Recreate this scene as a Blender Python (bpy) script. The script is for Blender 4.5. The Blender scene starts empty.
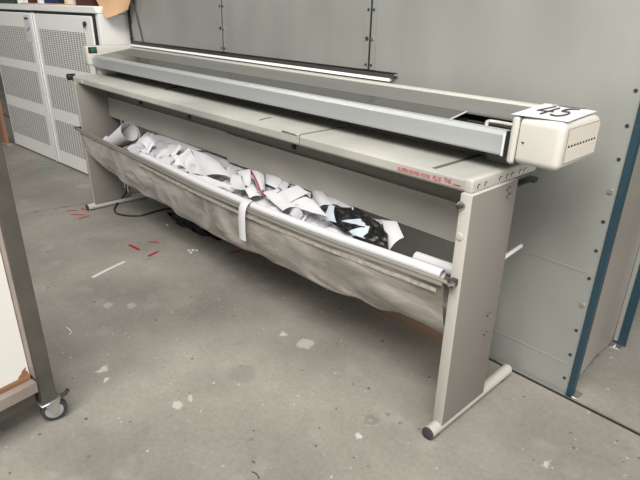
import bpy, bmesh, math, random
from mathutils import Vector, Matrix, noise
random.seed(7)
SC = bpy.context.scene
COL = SC.collection
V = Vector
# ------------------------------------------------------------------ camera
CP = V((3.8911, -1.36974, 1.40408)); YAW, PIT, ROL, FPX = .80769, .408739, .0229508, 534.42
FW = V((-math.sin(YAW)*math.cos(PIT), math.cos(YAW)*math.cos(PIT), -math.sin(PIT)))
R0 = V((math.cos(YAW), math.sin(YAW), 0)); U0 = R0.cross(FW)
RT = R0*math.cos(ROL) + U0*math.sin(ROL); UP = U0*math.cos(ROL) - R0*math.sin(ROL)
cd = bpy.data.cameras.new('camera'); cam = bpy.data.objects.new('camera', cd); COL.objects.link(cam)
cd.sensor_width = 36; cd.lens = FPX/640*36; cd.clip_start = .02; cd.clip_end = 100
m = Matrix((RT, UP, -FW)).transposed().to_4x4(); m.translation = CP
cam.matrix_world = m; SC.camera = cam

def at(u, v, axis, val):
    """the place in the room measured on the photograph at pixel u, v where coordinate `axis` equals val"""
    d = FW + RT*((u-320)/FPX) - UP*((v-240)/FPX)
    return CP + d*((val-CP[axis])/d[axis])

# ------------------------------------------------------------------ materials
def mat(name, col, rough=.6, metal=0., var=.0, vscale=6., bump=0., bscale=60., spec=.5, trans=0., stretch=None, col2=None, lo=.35, hi=.65):
    M = bpy.data.materials.new(name); M.use_nodes = True
    nt = M.node_tree; b = nt.nodes['Principled BSDF']
    b.inputs['Base Color'].default_value = (*col, 1); b.inputs['Roughness'].default_value = rough
    b.inputs['Metallic'].default_value = metal; b.inputs['Specular IOR Level'].default_value = spec
    if trans: b.inputs['Transmission Weight'].default_value = trans
    if var or bump or col2:
        tc = nt.nodes.new('ShaderNodeTexCoord'); mp = nt.nodes.new('ShaderNodeMapping')
        nt.links.new(tc.outputs['Object'], mp.inputs[0])
        if stretch: mp.inputs['Scale'].default_value = stretch
    if var or col2:
        n = nt.nodes.new('ShaderNodeTexNoise'); n.inputs['Scale'].default_value = vscale; n.inputs['Detail'].default_value = 6
        nt.links.new(mp.outputs[0], n.inputs['Vector'])
        r = nt.nodes.new('ShaderNodeValToRGB'); r.color_ramp.elements[0].position = lo; r.color_ramp.elements[1].position = hi
        c2 = col2 or tuple(c*(1-var) for c in col)
        r.color_ramp.elements[0].color = (*c2, 1); r.color_ramp.elements[1].color = (*col, 1)
        nt.links.new(n.outputs['Fac'], r.inputs[0]); nt.links.new(r.outputs[0], b.inputs['Base Color'])
    if bump:
        n2 = nt.nodes.new('ShaderNodeTexNoise'); n2.inputs['Scale'].default_value = bscale; n2.inputs['Detail'].default_value = 4
        nt.links.new(mp.outputs[0], n2.inputs['Vector'])
        bp = nt.nodes.new('ShaderNodeBump'); bp.inputs['Strength'].default_value = bump; bp.inputs['Distance'].default_value = .01
        nt.links.new(n2.outputs['Fac'], bp.inputs['Height']); nt.links.new(bp.outputs[0], b.inputs['Normal'])
    return M

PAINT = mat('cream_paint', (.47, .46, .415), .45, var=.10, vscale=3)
GREYB = mat('grey_beige_tone', (.22, .203, .182), .5, var=.06, vscale=3)
TABLE = mat('table_laminate', (.50, .495, .455), .42, var=.32, vscale=1.6, lo=.32, hi=.62)
COVER = mat('cream_plastic', (.56, .545, .50), .38, var=.06, vscale=8)
ALU = mat('brushed_aluminium', (.54, .565, .565), .40, metal=.5, var=.08, vscale=3, stretch=(.3, 8, 8))
ALUB = mat('slot_glint_metal', (.85, .85, .83), .3, metal=.6)
DARK = mat('black_plastic', (.012, .012, .012), .45)
RUBBER = mat('dark_rubber', (.045, .047, .05), .6, var=.3, vscale=30)
STEEL = mat('zinc_steel', (.55, .54, .52), .35, metal=.9)
BOLT = mat('blackened_bolt', (.06, .06, .06), .4, metal=.5)
LIDD = mat('smoked_acrylic', (.085, .083, .077), .22, var=.25, vscale=1.2, stretch=(.6, 3, 3))
LIDL = mat('grey_hood_panel', (.17, .17, .158), .5, metal=.0, spec=.35, var=.15, vscale=2, stretch=(.5, 3, 3))
PAPER = mat('white_paper', (.60, .60, .625), .75, var=.03, vscale=10)
PAPERG = mat('shaded_paper_backing', (.42, .42, .45), .75, var=.05, vscale=10)  # grey backing tone that also puts shading among the papers into colour
PAPERB = mat('pale_blue_paper', (.47, .55, .60), .6)
FILM = mat('glossy_black_film', (.011, .010, .010), .38, bump=.1, bscale=15, spec=.35)
RED = mat('red_film', (.36, .018, .025), .5)
KRAFT = mat('kraft_paper', (.62, .39, .22), .7, var=.08, vscale=5)
CARD = mat('brown_cardboard', (.36, .245, .165), .75, var=.12, vscale=4)
WHITE = mat('white_enamel', (.84, .835, .82), .4, var=.03, vscale=4)
WHITEB = mat('white_board_laminate', (.70, .69, .665), .4)
PLY = mat('plywood_edge', (.30, .15, .07), .7, var=.35, vscale=18, stretch=(1, .2, 6))
CARTM = mat('worn_brown_steel', (.125, .115, .10), .45, metal=.35, var=.3, vscale=7)
CARTL = mat('worn_rosy_steel', (.33, .28, .25), .5, metal=.25, var=.2, vscale=7)
BLUE = mat('petrol_blue_paint', (.017, .05, .073), .45, var=.12, vscale=8)
GREEN = mat('green_foil', (.03, .42, .16), .5)
GREENSW = mat('dark_green_rocker', (.005, .09, .055), .3)
INK = mat('black_ink', (.03, .03, .04), .7)
REDINK = mat('red_ink', (.40, .01, .022), .6)
VENTM = mat('dark_vent', (.05, .045, .04), .7)
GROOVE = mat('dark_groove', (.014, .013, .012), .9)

# galvanised sheet: soft cloudy patches and faint vertical streaks
def galv(name, col, metal=.35):
    M = mat(name, col, .42, metal=metal)
    nt = M.node_tree; b = nt.nodes['Principled BSDF']
    tc = nt.nodes.new('ShaderNodeTexCoord')
    mp = nt.nodes.new('ShaderNodeMapping'); mp.inputs['Scale'].default_value = (3., 3., .8); nt.links.new(tc.outputs['Object'], mp.inputs[0])
    n1 = nt.nodes.new('ShaderNodeTexNoise'); n1.inputs['Scale'].default_value = 1.5; n1.inputs['Detail'].default_value = 8; nt.links.new(mp.outputs[0], n1.inputs['Vector'])
    n2 = nt.nodes.new('ShaderNodeTexNoise'); n2.inputs['Scale'].default_value = 2.2; n2.inputs['Detail'].default_value = 5; nt.links.new(tc.outputs['Object'], n2.inputs['Vector'])
    mx = nt.nodes.new('ShaderNodeMath'); mx.operation = 'ADD'; nt.links.new(n1.outputs['Fac'], mx.inputs[0]); nt.links.new(n2.outputs['Fac'], mx.inputs[1])
    r = nt.nodes.new('ShaderNodeMapRange'); r.inputs['From Min'].default_value = .7; r.inputs['From Max'].default_value = 1.3
    nt.links.new(mx.outputs[0], r.inputs[0])
    ra = nt.nodes.new('ShaderNodeValToRGB'); ra.color_ramp.elements[0].color = (*(c*.90 for c in col), 1); ra.color_ramp.elements[1].color = (*(min(1, c*1.07) for c in col), 1)
    nt.links.new(r.outputs[0], ra.inputs[0]); nt.links.new(ra.outputs[0], b.inputs['Base Color'])
    rr = nt.nodes.new('ShaderNodeMapRange'); rr.inputs['To Min'].default_value = .34; rr.inputs['To Max'].default_value = .52
    nt.links.new(r.outputs[0], rr.inputs[0]); nt.links.new(rr.outputs[0], b.inputs['Roughness'])
    return M
GALV = galv('galvanised_sheet', (.37, .38, .355))
GALVS = galv('galvanised_side_sheet', (.36, .335, .30))

# perforated door sheet: a grid of small punched holes
def perf():
    M = mat('perforated_sheet', (.74, .735, .72), .45)
    nt = M.node_tree; b = nt.nodes['Principled BSDF']
    tc = nt.nodes.new('ShaderNodeTexCoord'); sep = nt.nodes.new('ShaderNodeSeparateXYZ'); nt.links.new(tc.outputs['Object'], sep.inputs[0])
    def mth(op, a, bval=None, c=None):
        n = nt.nodes.new('ShaderNodeMath'); n.operation = op
        for i, x in enumerate((a, bval, c)):
            if x is None: continue
            if isinstance(x, (int, float)): n.inputs[i].default_value = x
            else: nt.links.new(x, n.inputs[i])
        return n.outputs[0]
    P = .0215
    row = mth('DIVIDE', sep.outputs[2], .015)
    gx = mth('SUBTRACT', mth('FRACT', mth('DIVIDE', sep.outputs[0], .046)), .5)
    gz = mth('SUBTRACT', mth('FRACT', row), .5)
    d = mth('SQRT', mth('ADD', mth('MULTIPLY', gx, gx), mth('MULTIPLY', gz, gz)))
    hole = mth('LESS_THAN', d, .36)
    mx = nt.nodes.new('ShaderNodeMix'); mx.data_type = 'RGBA'
    mx.inputs['A'].default_value = (.70, .695, .68, 1); mx.inputs['B'].default_value = (.20, .20, .195, 1)
    nt.links.new(hole, mx.inputs['Factor']); nt.links.new(mx.outputs['Result'], b.inputs['Base Color'])
    return M
PERF = perf()

# concrete floor with its wear: clouds, specks, dusty splats where the photo shows them
def concrete():
    M = mat('worn_concrete', (.3, .29, .27), .6)
    nt = M.node_tree; b = nt.nodes['Principled BSDF']; L = nt.links.new
    geo = nt.nodes.new('ShaderNodeNewGeometry'); pos = geo.outputs['Position']
    def N(scale, det, rough=.5):
        n = nt.nodes.new('ShaderNodeTexNoise'); n.inputs['Scale'].default_value = scale; n.inputs['Detail'].default_value = det; n.inputs['Roughness'].default_value = rough
        L(pos, n.inputs['Vector']); return n.outputs['Fac']
    def ramp(x, p0, c0, p1, c1):
        r = nt.nodes.new('ShaderNodeValToRGB'); e = r.color_ramp.elements
        e[0].position = p0; e[0].color = (*c0, 1); e[1].position = p1; e[1].color = (*c1, 1); L(x, r.inputs[0]); return r.outputs[0]
    def mix(f, a, c, mode='MIX'):
        x = nt.nodes.new('ShaderNodeMix'); x.data_type = 'RGBA'; x.blend_type = mode
        for s, k in ((f, 'Factor'), (a, 'A'), (c, 'B')):
            if isinstance(s, float): x.inputs[k].default_value = s
            elif isinstance(s, tuple): x.inputs[k].default_value = (*s, 1)
            else: L(s, x.inputs[k])
        return x.outputs['Result']
    base = ramp(N(1.3, 9, .6), .28, (.158, .150, .131), .70, (.315, .300, .263))
    fine = ramp(N(55, 6, .7), .3, (.86, .86, .86), .7, (1.1, 1.1, 1.1))
    c = mix(1., base, fine, 'MULTIPLY')
    c = mix(ramp(N(7, 4), .58, (0, 0, 0), .76, (.4, .4, .4)), c, (.36, .345, .31))
    c = mix(ramp(N(4.3, 7, .65), .30, (.55, .55, .55), .40, (0, 0, 0)), c, (.18, .17, .15))
    c = mix(ramp(N(38, 2), .70, (0, 0, 0), .74, (.7, .7, .7)), c, (.52, .50, .46))
    c = mix(ramp(N(33, 2, .3), .235, (.8, .8, .8), .262, (0, 0, 0)), c, (.06, .055, .05))
    nd = nt.nodes.new('ShaderNodeTexNoise'); nd.inputs['Scale'].default_value = 16; nd.inputs['Detail'].default_value = 3; L(pos, nd.inputs['Vector'])
    dv = nt.nodes.new('ShaderNodeVectorMath'); dv.operation = 'SUBTRACT'; L(nd.outputs['Color'], dv.inputs[0]); dv.inputs[1].default_value = (.5, .5, .5)
    sv = nt.nodes.new('ShaderNodeVectorMath'); sv.operation = 'SCALE'; L(dv.outputs[0], sv.inputs[0]); sv.inputs['Scale'].default_value = .09
    wp = nt.nodes.new('ShaderNodeVectorMath'); wp.operation = 'ADD'; L(pos, wp.inputs[0]); L(sv.outputs[0], wp.inputs[1])
    for (u, v, r, col, k) in ((305, 344, .035, (.46, .44, .40), .65), (109, 305, .030, (.44, .42, .385), .5), (131, 306, .03, (.44, .42, .385), .5),
                           (283, 333, .015, (.5, .48, .44), .8), (85, 186, .07, (.45, .44, .41), .35), (101, 370, .02, (.55, .53, .48), .8),
                           (106, 381, .014, (.55, .53, .48), .8), (358, 437, .014, (.55, .53, .5), .9), (180, 405, .018, (.5, .48, .44), .7), (186, 400, .012, (.5, .48, .44), .7), (370, 424, .014, (.5, .48, .44), .7),
                           (372, 420, .030, (.17, .16, .14), .6), (253, 440, .007, (.13, .07, .04), .9), (545, 463, .016, (.5, .44, .38), .8),
                           (388, 412, .011, (.15, .14, .12), .7), (243, 373, .06, (.2, .19, .165), .5)):
        p = at(u, v, 2, 0)
        ds = nt.nodes.new('ShaderNodeVectorMath'); ds.operation = 'DISTANCE'; L(wp.outputs[0], ds.inputs[0]); ds.inputs[1].default_value = (p.x, p.y, 0)
        f = nt.nodes.new('ShaderNodeMapRange'); f.inputs['From Min'].default_value = r*1.15; f.inputs['From Max'].default_value = r*.8; f.inputs['To Max'].default_value = k
        L(ds.outputs['Value'], f.inputs[0]); c = mix(f.outputs[0], c, col)
    # a hairline crack wandering along the slab on the left
    w = nt.nodes.new('ShaderNodeSeparateXYZ'); L(wp.outputs[0], w.inputs[0])
    pa, pb = at(0, 218, 2, 0), at(90, 203, 2, 0)
    dx, dy = (pb-pa).x, (pb-pa).y; ln = math.hypot(dx, dy)
    a1 = nt.nodes.new('ShaderNodeMath'); a1.operation = 'MULTIPLY_ADD'; L(w.outputs[0], a1.inputs[0]); a1.inputs[1].default_value = -dy/ln; a1.inputs[2].default_value = (pa.x*dy-pa.y*dx)/ln
    a2 = nt.nodes.new('ShaderNodeMath'); a2.operation = 'MULTIPLY_ADD'; L(w.outputs[1], a2.inputs[0]); a2.inputs[1].default_value = dx/ln; L(a1.outputs[0], a2.inputs[2])
    a3 = nt.nodes.new('ShaderNodeMath'); a3.operation = 'ABSOLUTE'; L(a2.outputs[0], a3.inputs[0])
    a4 = nt.nodes.new('ShaderNodeMapRange'); a4.inputs['From Min'].default_value = .014; a4.inputs['From Max'].default_value = .004; a4.inputs['To Max'].default_value = .6; L(a3.outputs[0], a4.inputs[0])
    lim = nt.nodes.new('ShaderNodeMath'); lim.operation = 'LESS_THAN'; L(w.outputs[0], lim.inputs[0]); lim.inputs[1].default_value = pb.x
    a5 = nt.nodes.new('ShaderNodeMath'); a5.operation = 'MULTIPLY'; L(a4.outputs[0], a5.inputs[0]); L(lim.outputs[0], a5.inputs[1])
    c = mix(a5.outputs[0], c, (.11, .105, .095))
    L(c, b.inputs['Base Color'])
    rg = nt.nodes.new('ShaderNodeMapRange'); L(N(2.5, 5), rg.inputs[0]); rg.inputs['To Min'].default_value = .45; rg.inputs['To Max'].default_value = .75
    L(rg.outputs[0], b.inputs['Roughness'])
    bp = nt.nodes.new('ShaderNodeBump'); bp.inputs['Strength'].default_value = .12; bp.inputs['Distance'].default_value = .01
    L(N(80, 5, .6), bp.inputs['Height']); L(bp.outputs[0], b.inputs['Normal'])
    return M
CONC = concrete()

# crumpled satin sling
def satin():
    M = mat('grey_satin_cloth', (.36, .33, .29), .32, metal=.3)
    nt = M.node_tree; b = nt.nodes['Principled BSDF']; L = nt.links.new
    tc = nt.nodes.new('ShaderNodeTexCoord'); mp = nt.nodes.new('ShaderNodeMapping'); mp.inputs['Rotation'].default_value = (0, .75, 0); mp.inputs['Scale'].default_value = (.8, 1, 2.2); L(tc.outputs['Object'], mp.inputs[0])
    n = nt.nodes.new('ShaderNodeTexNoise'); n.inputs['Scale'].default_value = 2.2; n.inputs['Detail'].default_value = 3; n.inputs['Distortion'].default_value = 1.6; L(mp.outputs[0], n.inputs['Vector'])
    r = nt.nodes.new('ShaderNodeValToRGB'); e = r.color_ramp.elements; e[0].position = .38; e[0].color = (.17, .15, .127, 1); e[1].position = .64; e[1].color = (.45, .415, .37, 1)  # ramp paints the satin's pale sheen and dark folds over its blotches
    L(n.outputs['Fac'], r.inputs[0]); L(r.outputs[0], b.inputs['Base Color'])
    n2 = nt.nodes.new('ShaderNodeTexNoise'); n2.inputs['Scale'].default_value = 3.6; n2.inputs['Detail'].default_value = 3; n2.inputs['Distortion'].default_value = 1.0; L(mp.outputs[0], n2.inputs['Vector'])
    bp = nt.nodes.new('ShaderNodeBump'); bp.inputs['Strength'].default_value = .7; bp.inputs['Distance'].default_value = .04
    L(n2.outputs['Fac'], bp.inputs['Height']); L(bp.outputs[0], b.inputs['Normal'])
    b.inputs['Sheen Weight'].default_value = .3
    return M
SATIN = satin()
HEM = mat('pale_hem_tape', (.46, .43, .375), .6, var=.4, vscale=60)

# ------------------------------------------------------------------ mesh helpers
MW = {}
def root(name, loc, label, cat, group=None, rz=0.):
    o = bpy.data.objects.new(name, None); COL.objects.link(o); o.empty_display_size = .05
    o.location = loc; o.rotation_euler = (0, 0, rz)
    MW[o.name] = Matrix.Translation(V(loc)) @ Matrix.Rotation(rz, 4, 'Z')
    tag(o, label, cat, group); return o
def tag(o, label=None, cat=None, group=None, kind=None):
    for k, v in (('label', label), ('category', cat), ('group', group), ('kind', kind)):
        if v: o[k] = v
    return o
def build(name, bm, M, parent=None, local=False, smooth=True, angle=40):
    """links bm as one mesh object; its verts are in room coordinates unless local"""
    bm.normal_update()
    me = bpy.data.meshes.new(name)
    if parent is not None:
        if not local: bm.transform(MW[parent.name].inverted())
        loc = None
    else:
        xs = [v.co for v in bm.verts]
        loc = V(((min(p.x for p in xs)+max(p.x for p in xs))/2, (min(p.y for p in xs)+max(p.y for p in xs))/2, min(p.z for p in xs)))
        bm.transform(Matrix.Translation(-loc))
    bm.to_mesh(me); bm.free()
    o = bpy.data.objects.new(name, me); COL.objects.link(o)
    if parent is not None:
        o.parent = parent; MW[o.name] = MW[parent.name]
    else:
        o.location = loc; MW[o.name] = Matrix.Translation(loc)
    for x in (M if isinstance(M, (list, tuple)) else [M]): me.materials.append(x)
    if smooth:
        for p in me.polygons: p.use_smooth = True
        me.set_sharp_from_angle(angle=math.radians(angle))
    return o
def box(lo, hi, bev=0., seg=2, bm=None):
    bm = bm or bmesh.new()
    lo, hi = V(lo), V(hi)
    r = bmesh.ops.create_cube(bm, size=1, matrix=Matrix.Translation((lo+hi)/2) @ Matrix.Diagonal((*(hi-lo), 1)))
    if bev:
        es = list({e for v in r['verts'] for e in v.link_edges})
        bmesh.ops.bevel(bm, geom=es, offset=bev, segments=seg, profile=.5, affect='EDGES')
    return bm
def cyl(a, b, r, r2=None, seg=20, bm=None, bev=0.):
    bm = bm or bmesh.new(); a, b = V(a), V(b); d = b-a
    M = Matrix.Translation((a+b)/2) @ d.to_track_quat('Z', 'Y').to_matrix().to_4x4()
    r_ = bmesh.ops.create_cone(bm, cap_ends=True, segments=seg, radius1=r, radius2=r if r2 is None else r2, depth=d.length, matrix=M)
    if bev:
        es = [e for e in {e for v in r_['verts'] for e in v.link_edges} if any(len(f.verts) > 4 for f in e.link_faces)]
        bmesh.ops.bevel(bm, geom=es, offset=bev, segments=2, profile=.5, affect='EDGES')
    return bm
def tube(pts, r, seg=8, bm=None):
    bm = bm or bmesh.new(); pts = [V(p) for p in pts]; rings = []
    for i, p in enumerate(pts):
        t = (pts[min(i+1, len(pts)-1)]-pts[max(i-1, 0)]).normalized()
        s = t.cross(V((0, 0, 1)) if abs(t.z) < .9 else V((1, 0, 0))).normalized(); u = s.cross(t)
        rings.append([bm.verts.new(p+(s*math.cos(k*math.tau/seg)+u*math.sin(k*math.tau/seg))*r) for k in range(seg)])
    for a, b in zip(rings, rings[1:]):
        for k in range(seg): bm.faces.new((a[k], a[(k+1) % seg], b[(k+1) % seg], b[k]))
    bm.faces.new(rings[0][::-1]); bm.faces.new(rings[-1]); bmesh.ops.recalc_face_normals(bm, faces=bm.faces); return bm
def spline(pts, n=8):
    pts = [V(p) for p in pts]; out = []
    for i in range(len(pts)-1):
        p0, p1, p2, p3 = pts[max(i-1, 0)], pts[i], pts[i+1], pts[min(i+2, len(pts)-1)]
        for k in range(n):
            t = k/n
            out.append(.5*((2*p1)+(p2-p0)*t+(2*p0-5*p1+4*p2-p3)*t*t+(3*p1-p0-3*p2+p3)*t**3))
    return out+[pts[-1]]
def prism(poly, axis, a, b, bev=0., bm=None):
    """poly: 2D outline in the two other axes (in x,y,z order), extruded along axis from a to b"""
    bm = bm or bmesh.new()
    def mk(p, t):
        c = list(p); c.insert(axis, t); return bm.verts.new(c)
    A = [mk(p, a) for p in poly]; B = [mk(p, b) for p in poly]; n = len(poly)
    fs = [bm.faces.new(A), bm.faces.new(B[::-1])]+[bm.faces.new((A[i], B[i], B[(i+1) % n], A[(i+1) % n])) for i in range(n)]
    bmesh.ops.recalc_face_normals(bm, faces=fs)
    if bev: bmesh.ops.bevel(bm, geom=list({e for f in fs for e in f.edges}), offset=bev, segments=2, profile=.5, affect='EDGES')
    return bm
def grid(fn, nu, nv, th=0., bm=None):
    """surface fn(s,t) -> point, with real thickness th"""
    bm = bm or bmesh.new()
    g = [[V(fn(i/nu, j/nv)) for j in range(nv+1)] for i in range(nu+1)]
    top = [[bm.verts.new(p) for p in row] for row in g]
    fs = [bm.faces.new((top[i][j], top[i+1][j], top[i+1][j+1], top[i][j+1])) for i in range(nu) for j in range(nv)]
    bm.normal_update()
    if th:
        bot = [[bm.verts.new(v.co - v.normal*th) for v in row] for row in top]
        for i in range(nu):
            for j in range(nv): bm.faces.new((bot[i][j], bot[i][j+1], bot[i+1][j+1], bot[i+1][j]))
        for i in range(nu):
            bm.faces.new((top[i][0], bot[i][0], bot[i+1][0], top[i+1][0])); bm.faces.new((top[i+1][nv], bot[i+1][nv], bot[i][nv], top[i][nv]))
        for j in range(nv):
            bm.faces.new((top[0][j+1], bot[0][j+1], bot[0][j], top[0][j])); bm.faces.new((top[nu][j], bot[nu][j], bot[nu][j+1], top[nu][j+1]))
    return bm
def letters(txt, size, M, shear=0.):
    """lettering as a thin solid mesh, laid by matrix M (local x right, y up, z out)"""
    cu = bpy.data.curves.new('t', 'FONT'); cu.body = txt; cu.size = size; cu.extrude = .0004; cu.shear = shear; cu.offset = size*.012
    ob = bpy.data.objects.new('t', cu); COL.objects.link(ob); bpy.context.view_layer.update()
    me = bpy.data.meshes.new_from_object(ob.evaluated_get(bpy.context.evaluated_depsgraph_get()))
    bm = bmesh.new(); bm.from_mesh(me); bm.transform(M)
    bpy.data.objects.remove(ob); bpy.data.curves.remove(cu); bpy.data.meshes.remove(me)
    return bm

# ------------------------------------------------------------------ setting: floor, booth wall
YW = .553
bm = bmesh.new()   # floor cross-section along y with the open joint at the foot of the booth, run along x
prof = [(-6, 0), (YW-.024, 0), (YW-.024, -.04), (YW-.002, -.04), (YW-.002, 0), (6, 0), (6, -.1), (-6, -.1)]
tag(build('floor', prism(prof, 0, -9, 7), CONC, smooth=False), kind='structure')
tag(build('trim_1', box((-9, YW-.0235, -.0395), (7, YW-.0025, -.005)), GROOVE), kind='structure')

WX0, WX1 = -.226, 3.331
wall = tag(build('wall_back', box((WX0, YW, 0), (WX1, YW+.02, 3.2)), GALV), kind='structure')
side = tag(build('wall_side', grid(lambda s, t: (WX1-.012+.006*math.sin(s*5)*(1-t), YW+.03+s*.5, (.012+.030*math.sin(s*math.pi)**3*(1 if s < .6 else .7))*(1-t)+3.2*t), 24, 10, .004), GALVS), kind='structure')
# upper sheets: folded seam strips with bolt pairs
seams = ((1.0, .004), (2.178, .008))
for n, (x, w) in enumerate(seams):
    bm = box((x-w/2, YW-.002, 1.152), (x+w/2, YW-.0005, 3.2))
    tag(build('trim_%d' % (2+n), bm, GROOVE), kind='structure')
    for s in (-1, 1):
        tag(build('trim_%d' % (4+2*n+(s > 0)), box((x+s*.006-(.03 if s < 0 else 0), YW-.003, 1.152), (x+s*.006+(.03 if s > 0 else 0), YW, 3.2), .001, 1), GALV), kind='structure')
        for z, big in ((1.172, 0), (1.285, 1), (1.404, 0), (1.52, 1)):
            p = V((x+s*.016, YW-.003, z))
            if big: build('bolt', cyl(p, p-V((0, .006, 0)), .008, seg=6), STEEL if s > 0 else BOLT, wall)
            else: build('rivet', cyl(p, p-V((0, .003, 0)), .006, seg=12), BOLT, wall)
# dark frame at the booth's left edge
tag(build('trim_8', box((WX0-.006, YW-.012, 1.12), (WX0+.010, YW+.03, 3.2)), GROOVE), kind='structure')
for z in (1.17, 1.28, 1.39): build('rivet', cyl((WX0+.022, YW, z), (WX0+.022, YW-.004, z), .006, seg=10), BOLT, wall)
# horizontal lap low on the right sheet
tag(build('trim_9', box((2.4, YW-.002, .535), (WX1-.03, YW, .54)), GALV), kind='structure')
tag(build('trim_10', box((2.4, YW-.002, .136), (WX1-.03, YW, .140)), GALV), kind='structure')
# ledge channel along the foot of the upper sheets
led = root('ledge_channel', (1.06, YW-.02, 1.1155), 'long dark channel with a bright lower lip running along the metal wall behind the machine', 'ledge')
build('channel', prism([(YW-.018, 1.1275), (YW-.0005, 1.1275), (YW-.0005, 1.148), (YW-.010, 1.148)], 0, WX0+.01, 2.342), mat('shaded_channel', (.042, .036, .03), .5, var=.2, vscale=3), led)  # shade inside the aluminium channel put into its dark brown colour
build('upper_lip', box((WX0+.01, YW-.014, 1.148), (2.346, YW-.0005, 1.1515)), DARK, led)
tag(build('lower_lip', prism([(YW-.032, 1.116), (YW-.028, 1.1135), (YW-.0005, 1.117), (YW-.0005, 1.127), (YW-.020, 1.127)], 0, WX0+.01, 2.322), WHITE, led), 'bright aluminium lower lip')
build('end_clip', cyl((2.342, YW-.012, 1.142), (2.356, YW-.012, 1.142), .005, seg=10), STEEL, led)
# corner post of the booth
post = root('corner_post', (WX1+.012, YW+.01, 0), 'petrol blue drilled angle post at the near corner of the metal booth', 'post')
pb = prism([(WX1, YW-.004), (WX1+.022, YW-.004), (WX1+.022, YW+.03), (WX1+.018, YW+.03), (WX1+.018, YW), (WX1, YW)], 2, 0, 3.2)
build('angle', pb, BLUE, post)
for k in range(16):
    z = .072+.1115*k
    build('hole', cyl((WX1+.010, YW-.0045, z), (WX1+.010, YW-.0035, z), .0048, seg=10), VENTM, post)
    p = V((WX1-.020, YW, z))
    if k in (3, 7): build('bolt', cyl(p, p-V((0, .007, 0)), .0085, seg=6), STEEL, wall)
    else: build('rivet', cyl(p, p-V((0, .0025, 0)), .0062, seg=12), BOLT, wall)
build('foot_bracket', box((WX1-.005, YW+.002, 0), (WX1+.045, YW+.055, .004), .001, 1), STEEL, post)
post2 = root('corner_post', (WX1+.03, YW+.55, 0), 'petrol blue angle post at the far end of the booth side, half cut off', 'post')
pb = prism([(WX1+.002, YW+.538), (WX1+.038, YW+.538), (WX1+.038, YW+.542), (WX1+.006, YW+.542), (WX1+.006, YW+.58), (WX1+.002, YW+.58)], 2, 0, 3.2)
build('angle', pb, BLUE, post2)
build('edge_flange', box((WX1-.014, YW+.528, .02), (WX1+.002, YW+.538, 3.2)), GALV, post2)
build('foot_bracket', box((WX1-.03, YW+.49, 0), (WX1+.03, YW+.535, .004), .001, 1), STEEL, post2)
build('bolt', cyl((WX1+.0, YW+.512, .004), (WX1+.0, YW+.512, .010), .009, seg=6), STEEL, post2)

# ------------------------------------------------------------------ the big roll plotter on its stand
H, TL = .95, 3.107
mach = root('plotter_table', (1.55, .2, 0), 'very long cream plotter on a two-legged stand with a cloth catch basket', 'plotter')
build('table_top', prism([(0, H-.041), (-.004, H-.034), (-.004, H-.008), (0, H-.002), (.006, H), (.40, H), (.40, H-.041)], 0, 0, TL-.012), TABLE, mach, angle=20)
er = box((TL-.03, -.0045, H-.042), (TL+.001, .40, H+.001), .007, 3)
end = build('table_end_cap', er, PAINT, mach)
for y in (.031, .071, .157, .2, .232, .285, .315):
    build('slot_hole', cyl((TL+.0008, y, H-.024), (TL+.0016, y, H-.024), .0085, seg=14), VENTM, end)
    build('slot_glint', box((TL+.0012, y-.003, H-.032), (TL+.002, y+.0065, H-.020)), ALUB, end)  # bright chip paints the glint in each slot hole
build('table_slot', box((2.945, .014, H-.001), (2.962, .30, H+.0006)), mat('grey_slot', (.10, .10, .092), .6), mach)
build('table_joint', box((2.3325, -.0046, H-.036), (2.3345, .02, H+.0006)), VENTM, mach)
jb = box((2.320, .012, H-.001), (2.337, .285, H+.0008)); build('table_joint', jb, mat('grey_joint', (.17, .165, .15), .6), mach)
build('joint_hardware', box((2.305, .255, H), (2.335, .285, H+.008), .002, 1), STEEL, mach)
build('joint_clip', box((2.225, -.0052, H-.006), (2.322, -.001, H+.0012), .001, 1), STEEL, mach)
build('table_scratch', tube([(2.005, .05, H+.0003), (1.99, .09, H+.0003), (1.985, .13, H+.0003)], .0025, 6), VENTM, mach)
build('table_scratch', tube([(.95, .17, H+.0003), (.905, .235, H+.0003), (.88, .29, H+.0003)], .004, 6), VENTM, mach)
build('edge_mark', box((.145, -.0046, H-.034), (.158, -.0038, H-.012)), WHITE, mach)
# black knob clip at the far left corner
kc = cyl((.0, .0, H-.020), (-.045, .0, H-.020), .013, seg=14, bev=.002); build('corner_knob', kc, DARK, mach)
kc = cyl((-.058, -.022, H-.014), (-.058, .03, H-.014), .022, seg=14, bev=.002); build('corner_knob', kc, DARK, mach)
# warning lettering on the front edge
MX = Matrix.Translation((0, -.0042, 0)) @ Matrix.Rotation(math.pi/2, 4, 'X')
def edge_text(t, x, z, size, w, shear=0.): 
    tm = Matrix.Translation((x, -.0042, z)) @ Matrix.Rotation(math.pi/2, 4, 'X')
    b = letters(t, size, Matrix.Identity(4), shear)
    xs_ = [v.co.x for v in b.verts]; k = w/(max(xs_)-min(xs_))
    b.transform(tm @ Matrix.Diagonal((k, 1, 1, 1)))
    build('warning_text', b, REDINK, mach, smooth=False)
edge_text('SLOPEN BOVEN VOOR', 2.826, .9190, .0185, .130)
edge_text('PLUS', 2.964, .9195, .0215, .033, .3)
edge_text('THE', 3.008, .9220, .0205, .026)
edge_text('SAMEN', 3.040, .9205, .0080, .030)
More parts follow.
